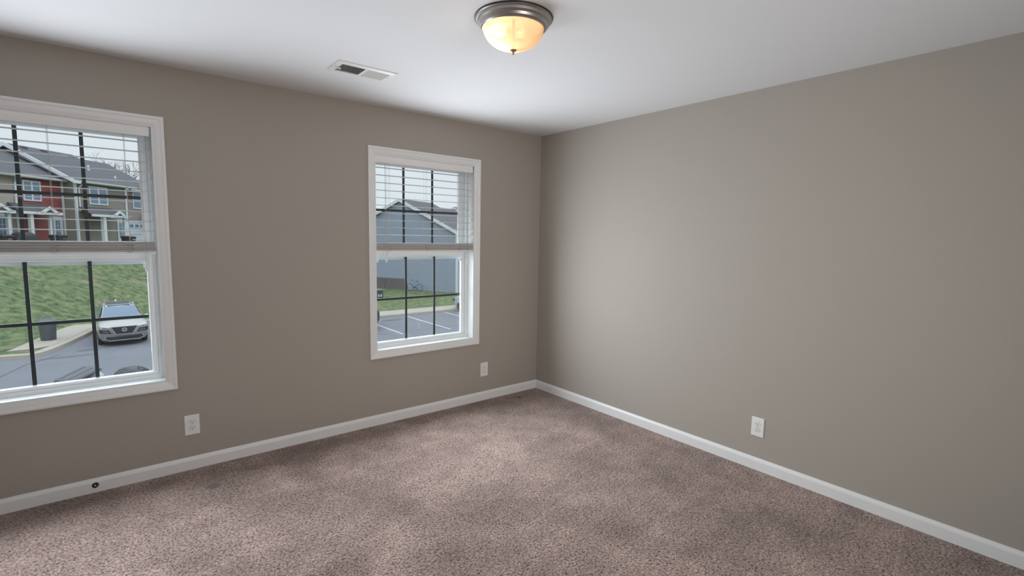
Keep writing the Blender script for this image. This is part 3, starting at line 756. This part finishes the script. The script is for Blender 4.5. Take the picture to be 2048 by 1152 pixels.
# ------------------------------------------------------------------ cars
def car_build(paint, label, loc, rz):
    t = thing('car', loc, rz, label, 'car')
    GL = CARGLASS
    def sec(y, wd, zb, zs, zt, rb=.85):
        return [(-wd * .86, y, zb), (-wd * .97, y, zb + .14), (-wd, y, (zb + zs) * .52), (-wd * .985, y, zs - .06), (-wd * .90, y, zs), (-wd * .5, y, zt - .01), (0, y, zt), (wd * .5, y, zt - .01), (wd * .90, y, zs), (wd * .985, y, zs - .06), (wd, y, (zb + zs) * .52), (wd * .97, y, zb + .14), (wd * .86, y, zb)]
    st = [(0.00, .66, .42, .74, .76), (0.05, .76, .30, .84, .88), (0.20, .88, .24, .94, .98), (0.5, .915, .23, 1.00, 1.06), (1.0, .92, .23, 1.06, 1.13), (1.5, .92, .23, 1.09, 1.14), (2.6, .92, .24, 1.10, 1.14), (3.9, .915, .26, 1.12, 1.14), (4.4, .89, .30, 1.12, 1.14), (4.6, .82, .38, 1.06, 1.10)]
    m = MB(); m.rings([sec(*q) for q in st]); b = m.build('body', paint, t, smooth=True, angle=38)
    def cab(y, wd, z0, z1, top): return [(-wd, y, z0), (-top, y, z1 - .03), (-top * .8, y, z1), (0, y, z1 + .02), (top * .8, y, z1), (top, y, z1 - .03), (wd, y, z0)]
    st = [(1.02, .80, 1.08, 1.13, .76), (1.40, .80, 1.08, 1.40, .68), (1.85, .80, 1.08, 1.615, .615), (2.4, .80, 1.08, 1.67, .61), (3.4, .80, 1.08, 1.66, .60), (4.1, .79, 1.08, 1.58, .57), (4.5, .76, 1.06, 1.15, .66)]
    m = MB(); m.rings([cab(*q) for q in st]); m.build('cabin', paint, t, smooth=True, angle=30)
    m = MB(); m.rings([[(x, y, z) for x in (-wd, -wd * .5, 0, wd * .5, wd)] for y, z, wd in ((1.03, 1.155, .72), (1.38, 1.415, .65), (1.78, 1.612, .575))], False, False, False)
    for vtx in m.bm.verts: vtx.co.y -= 0.07 * (1 - (vtx.co.x / .72) ** 2); vtx.co.z += 0.012
    m.build('windshield', GL, t, smooth=True)
    for s in (-1, 1):
        m = MB(); m.quad((s * .815, 1.35, 1.14), (s * .815, 3.9, 1.15), (s * .60, 3.75, 1.58), (s * .635, 2.0, 1.60)); m.build('side_window', GL, t)
        m = MB(); m.tube([(s * .56, 1.85, 1.68), (s * .555, 2.1, 1.735), (s * .55, 3.6, 1.725), (s * .54, 4.0, 1.63)], .024, 8); m.build('roof_rail', CHROME, t)
        m = MB(); m.lathe([(.001, -.10), (.06, -.085), (.085, -.03), (.08, .03), (.05, .07), (.001, .08)], (0, 0, 0), 12, axis='x')
        for vtx in m.bm.verts: vtx.co.z *= .8; vtx.co.x = vtx.co.x + s * 1.0; vtx.co.y += 1.32; vtx.co.z += 1.15
        mm_ = m.build('mirror', paint, t, smooth=True)
        # head lamp: slim running light above, main lamp below
        m = MB(); m.rings([[(s * .50, -.045, .82), (s * .86, .03, .90), (s * .86, .03, .945), (s * .50, -.045, .875)], [(s * .46, .06, .845), (s * .80, .2, .925), (s * .80, .2, .955), (s * .46, .06, .875)]]); h = m.build('running_light', LENS, t)
        m = MB(); m.rings([[(s * .47, -.06, .60), (s * .885, .05, .64), (s * .895, .06, .80), (s * .55, -.05, .77)], [(s * .47, .10, .60), (s * .87, .3, .64), (s * .88, .3, .80), (s * .55, .10, .77)]]); h = m.build('headlight', BLACKP, t)
        m = MB()
        for i in range(3): m.box(s * (.59 + .07 * i) - .02, s * (.59 + .07 * i) + .02, -.065 + .02 * i, -.02 + .02 * i, .66 + .012 * i, .705 + .012 * i)
        m.build('lamp_element', CHROME, h)
        for y in (0.92, 3.66):
            k = MB(); k.lathe([(.26, -.11), (.345, -.11), (.36, -.08), (.36, .08), (.345, .11), (.26, .11)], (s * .80, y, .36), 28, axis='x'); wh = k.build('wheel', BLACKP, t, smooth=True)
            k = MB(); k.lathe([(.25, -.09), (.25, .09)], (s * .815, y, .36), 20, axis='x'); k.build('rim', CHROME, wh)
    m = MB(); m.prism([(-.46, .88), (.46, .88), (.29, .56), (-.29, .56)], -.035, .1, 'y'); m.build('grille', BLACKP, t)
    m = MB()
    for s in (-1, 1): m.rings([[(s * .52, y, .89), (s * .465, y, .89), (s * .28, y, .545), (s * .34, y, .545)] for y in (-.055, .03)])
    m.box(-.31, .31, -.055, .03, .525, .565); m.build('grille_trim', CHROME, t)
    m = MB(); ring = []
    for i in range(28): tt = 2 * math.pi * i / 28; ring.append((.085 * math.cos(tt), -.055, .745 + .072 * math.sin(tt)))
    ring.append(ring[0]); m.tube(ring, .012, 6); m.box(-.10, .10, -.068, -.048, .728, .762); m.build('badge', CHROME, t)
    m = MB(); m.prism([(-.62, .47), (.62, .47), (.70, .36), (.55, .30), (-.55, .30), (-.70, .36)], .0, .12, 'y'); m.build('lower_intake', BLACKP, t)
    m = MB(); m.rings([[(-.74, y + .05, .40), (-.55, y, .30), (.55, y, .30), (.74, y + .05, .40), (.74, y + .05, .35), (.55, y, .255), (-.55, y, .255), (-.74, y + .05, .35)] for y in (-.045, .06)]); m.build('bumper_lip', CHROME, t)
    m = MB(); m.rings([[(-.44, y, z), (.44, y, z)] for y, z in ((2.0, 1.667), (2.6, 1.70), (3.2, 1.70))], False, False, False); m.build('sunroof', BLACKP, t)
    m = MB(); m.rings([[(-.44, y, z), (.44, y, z)] for y, z in ((1.9, 1.66), (2.08, 1.682))], False, False, False); m.build('sunroof_visor', GL, t)
    m = MB(); m.rings([[(0.03 * x, 3.7 + .12 * y + z, 1.66 + .14 * z * 4) for x, y in ((-1, -1), (1, -1), (1, 1), (-1, 1))] for z in (0, .12)]); m.build('antenna_fin', paint, t)
    return t
CARGLASS = mat('car_glass', (0.06, 0.11, 0.19), 0.06, spec=0.9)
LENS = mat('clear_lamp_lens', (0.42, 0.46, 0.50), 0.15, coat=0.5)
BLACKP = mat('black_car_plastic', (0.02, 0.02, 0.022), 0.5)
CHROME = mat('satin_chrome', (0.55, 0.57, 0.58), 0.25, metal=1.0)
SILVER = mat('champagne_silver_paint', (0.30, 0.29, 0.275), 0.32, metal=0.5, coat=0.6)
car_build(SILVER, 'silver suv parked facing the window below the grassy bank', (-3.02, 24.95, G), R(4))
PALE = mat('pale_blue_car_paint', (0.36, 0.44, 0.46), 0.3, coat=0.6)
DGREY = mat('dark_grey_car_paint', (0.06, 0.06, 0.068), 0.3, coat=0.6)
car_build(PALE, 'pale blue car, only its corner showing at the right side of the far kerb', (16.4, 26.35, G), R(180))
car_build(DGREY, 'dark grey car, a sliver at the left edge of the corner window', (7.35, 26.85, G), R(180))

# ------------------------------------------------------------------ bins, grill, bags
BIN = mat('dark_grey_bin_plastic', (0.085, 0.09, 0.105), 0.5)
BINB = mat('black_bin_plastic', (0.022, 0.024, 0.030), 0.45)
REDL = mat('red_label', (0.45, 0.12, 0.13), 0.5); WHL = mat('white_label', (0.55, 0.55, 0.55), 0.5)
BAG = mat('black_bag_plastic', (0.03, 0.033, 0.042), 0.28, bump=(7, 0.5, 0.05)); WBAG = mat('white_bag_plastic', (0.45, 0.47, 0.5), 0.35, bump=(9, 0.6, 0.04))
def cart(loc, rz, label, lab=None, lid=0.0, m_=BINB):
    t = thing('trash_cart', loc, rz, label, 'trash can', 'wheeled trash carts')
    k = MB(); k.rings([[(sx_ * wd, y0 + sy * dp, z) for sx_, sy in ((-1, -1), (1, -1), (1, 1), (-1, 1))] for wd, dp, y0, z in ((.24, .27, 0, .05), (.32, .38, 0, .95), (.345, .41, 0, .96), (.345, .41, 0, 1.01))])
    k.build('bin', m_, t, bevel=.02)
    L_ = thing_lid = None
    k = MB(); k.rings([[(sx_ * wd, -.41 + sy * dp, z) for sx_, sy in ((-1, -1), (1, -1), (1, 1), (-1, 1))] for wd, dp, z in ((.355, .42, 0.0), (.355, .42, .035), (.32, .38, .075), (.26, .30, .095))])
    k.box(-.2, .2, -.86, -.80, .0, .04)
    for s in (-.16, .16): k.box(s - .012, s + .012, -.72, -.1, .09, .108)
    l = k.build('lid', m_, t, bevel=.015); l.location = (0, .41, 1.01); l.rotation_euler = (R(-lid), 0, 0)
    for s in (-1, 1):
        k = MB(); k.lathe([(.13, -.03), (.13, .03)], (s * .27, .34, .13), 18, axis='x'); k.build('wheel', DARK, t)
    k = MB(); k.tube([(-.28, .46, .98), (.28, .46, .98)], .018, 8); k.build('handle', m_, t)
    if lab is not None:
        k = MB(); k.box(-.02, .24, -.372, -.362, .80, .86); k.build('sticker', lab, t)
    return t
def up_at(u, v): p = P0 + FD * u - FN * v; return (p.x, p.y, land(p.x, p.y) - .02)
cart(up_at(-8.45, -.9), rzT, 'black trash cart with a red label in front of the cream townhouse', REDL)
cart(up_at(-4.5, -.8), rzT, 'black trash cart with a pale red label in front of the red townhouse', REDL)
cart(up_at(1.05, -1.5), rzT, 'black trash cart with a grey label by the taupe townhouse door', WHL)
t = thing('covered_grill', up_at(-7.1, -.9), rzT, 'barbecue grill under a black fitted cover beside the porch posts', 'grill')
k = MB(); k.rings([[(sx_ * wd, sy * dp, z) for sx_, sy in ((-1, -1), (0, -1.05), (1, -1), (1.03, 0), (1, 1), (0, 1.05), (-1, 1), (-1.03, 0))] for wd, dp, z in ((.78, .34, 0), (.80, .36, .8), (.74, .34, .95), (.50, .32, 1.12), (.40, .25, 1.24), (.2, .1, 1.28))])
k.build('cover', BINB, t, smooth=True, angle=50)
for x in (-.5, .5):
    k = MB(); k.box(x - .05, x + .05, -.2, .2, -.3, 0.02); k.build('foot', DARK, t)

t = thing('trash_can', (-5.78, 27.4, TOP + .012), 0, 'round dark grey trash can standing on the concrete walk', 'trash can')
k = MB(); k.lathe([(.26, 0), (.275, .02), (.315, .80), (.33, .81), (.33, .86)], (0, 0, 0), 36); k.build('bin', BIN, t, smooth=True)
k = MB(); k.lathe([(.345, .85), (.345, .90), (.30, .95), (.17, .99), (.15, 1.02), (.02, 1.02)], (0, 0, 0), 36); l = k.build('lid', BIN, t, smooth=True)
k = MB(); k.tube([(-.12, -.02, 1.0), (-.11, -.02, 1.06), (.0, -.02, 1.075), (.11, -.02, 1.06), (.12, -.02, 1.0)], .018, 8); k.build('lid_handle', BIN, l)
for s in (-1, 1):
    k = MB(); k.box(s * .345 - .03, s * .345 + .03, -.07, .07, .70, .78); k.build('handle', BIN, t)

cart((-4.16, 14.7, G + .03), R(122), 'dark grey trash cart just outside, lid propped open by a white bag', None, 17, BIN)
t = thing('trash_bag', (-3.87, 14.88, G + 1.03), R(20), 'white bag squeezed under the propped cart lid', 'trash bag')
k = MB(); bmesh.ops.create_icosphere(k.bm, subdivisions=3, radius=.26)
rnd = random.Random(4)
for vtx in k.bm.verts: vtx.co = vtx.co * rnd.uniform(.93, 1.05); vtx.co.z *= .55
k.build('sack', WBAG, t, smooth=True, angle=80)
t2 = cart((-3.0, 13.75, G + .1), R(20), 'open dark trash cart just outside holding a black bag', None, 255, BIN)
t = thing('trash_bag', (-3.0, 13.75, G + 1.16), 0, 'shiny black trash bag heaped above the open cart', 'trash bag')
k = MB(); bmesh.ops.create_icosphere(k.bm, subdivisions=4, radius=.40)
for vtx in k.bm.verts:
    c0 = vtx.co.copy(); a = math.atan2(c0.y, c0.x)
    f = 1 + .06 * math.sin(11 * a + 3 * c0.z) + .03 * math.sin(19 * a)
    vtx.co = Vector((c0.x * f, c0.y * f * .9, c0.z * .72))
    vtx.co.z += .035 * math.sin(11 * a + 3 * c0.z) * min(1, math.hypot(c0.x, c0.y) * 4)
k.build('sack', BAG, t, smooth=True, angle=80)

# ------------------------------------------------------------------ things by the grey house
WOOD = mat('weathered_brown_board', (0.105, 0.085, 0.082), 0.85, vary=(2.5, .25))
gn_ = Vector((-0.8660254, -0.5, 0))
for (u0, u1, lab) in ((-9.6, -7.76, 'brown board leaning on the grey house, the left one of two'), (-7.72, -5.55, 'wider brown board leaning on the grey house beside the bicycle')):
    c_ = Vector((21.31, 34.9, 0)) + gd_ * ((u0 + u1) / 2) + gn_ * 0.34
    t = tag(MB().box(-(u1 - u0) / 2, (u1 - u0) / 2, 0, .03, 0, 1.08, Matrix.Rotation(R(-14), 4, 'X')).build('wood_board', WOOD), lab, 'board', 'boards leaning on the grey house')
    t.location = (c_.x, c_.y, land(c_.x, c_.y) - .01); t.rotation_euler = (0, 0, R(-60))
BIKEB = mat('light_blue_bike_paint', (0.10, 0.33, 0.52), 0.35); RUB = mat('rubber', (0.03, 0.03, 0.03), 0.8)
c_ = Vector((21.31, 34.9, 0)) + gd_ * (-4.25) + gn_ * 0.50
t = thing('bicycle', (c_.x, c_.y, land(c_.x, c_.y)), R(-60), 'light blue bicycle leaning against the grey house wall', 'bicycle')
t.rotation_euler = (R(-9), 0, R(-60))
for x, nm in ((-.52, 'front_wheel'), (.52, 'rear_wheel')):
    ring = [(x + .315 * math.cos(2 * math.pi * i / 28), 0, .33 + .315 * math.sin(2 * math.pi * i / 28)) for i in range(29)]
    k = MB(); k.tube(ring, .022, 8); wl = k.build(nm, RUB, t, smooth=True)
    k = MB()
    for i in range(9): a = math.pi * i / 9; k.tube([(x - .3 * math.cos(a), 0, .33 - .3 * math.sin(a)), (x + .3 * math.cos(a), 0, .33 + .3 * math.sin(a))], .003, 4)
    k.lathe([(.03, -.05), (.03, .05)], (x, 0, .33), 10, axis='y'); k.build('spokes', CHROME, wl)
k = MB()
for a, b, r_ in (((-.36, 0, .80), (.02, 0, .33), .03), ((.02, 0, .33), (.20, 0, .78), .02), ((-.34, 0, .72), (.17, 0, .66), .022), ((.02, 0, .33), (.52, 0, .33), .014), ((.18, 0, .70), (.52, 0, .33), .012), ((-.37, 0, .86), (-.52, 0, .33), .018)): k.tube([a, b], r_, 8)
k.build('bike_frame', BIKEB, t, smooth=True)
k = MB(); k.rings([[(.05, -.03, .86), (.05, .03, .86), (.05, .02, .90), (.05, -.02, .90)], [(.32, -.09, .86), (.32, .09, .86), (.32, .07, .92), (.32, -.07, .92)]]); k.build('saddle', RUB, t)
k = MB(); k.tube([(-.30, -.28, 1.0), (-.36, -.15, 1.02), (-.39, 0, .94), (-.36, .15, 1.02), (-.30, .28, 1.0)], .014, 8); k.build('handlebar', RUB, t, smooth=True)
k = MB(); k.lathe([(.09, -.01), (.09, .01)], (.02, -.04, .33), 16, axis='y'); k.tube([(.02, -.06, .33), (.02, -.06, .17), (.02, -.14, .17)], .012, 6); k.build('crank', RUB, t)

UB = mat('dark_green_utility_enamel', (0.045, 0.06, 0.06), 0.5)
t = thing('utility_box', (13.62, 35.25, land(13.6, 35.2)), R(-12), 'low dark utility box with two pale stickers on the grass', 'utility box')
k = MB(); k.box(-.5, .5, -.35, .35, -.1, .62); k.build('cabinet', UB, t, bevel=.02)
k = MB(); k.box(-.53, .53, -.38, .38, .62, .68); k.build('cabinet_lid', mat('pale_lid_edge', (.16, .18, .18), .5), t)  # lid is paler than the cabinet
for x in (.12, .32):
    k = MB(); k.box(x - .06, x + .06, -.358, -.35, .10, .30); k.build('sticker', WHL, t)
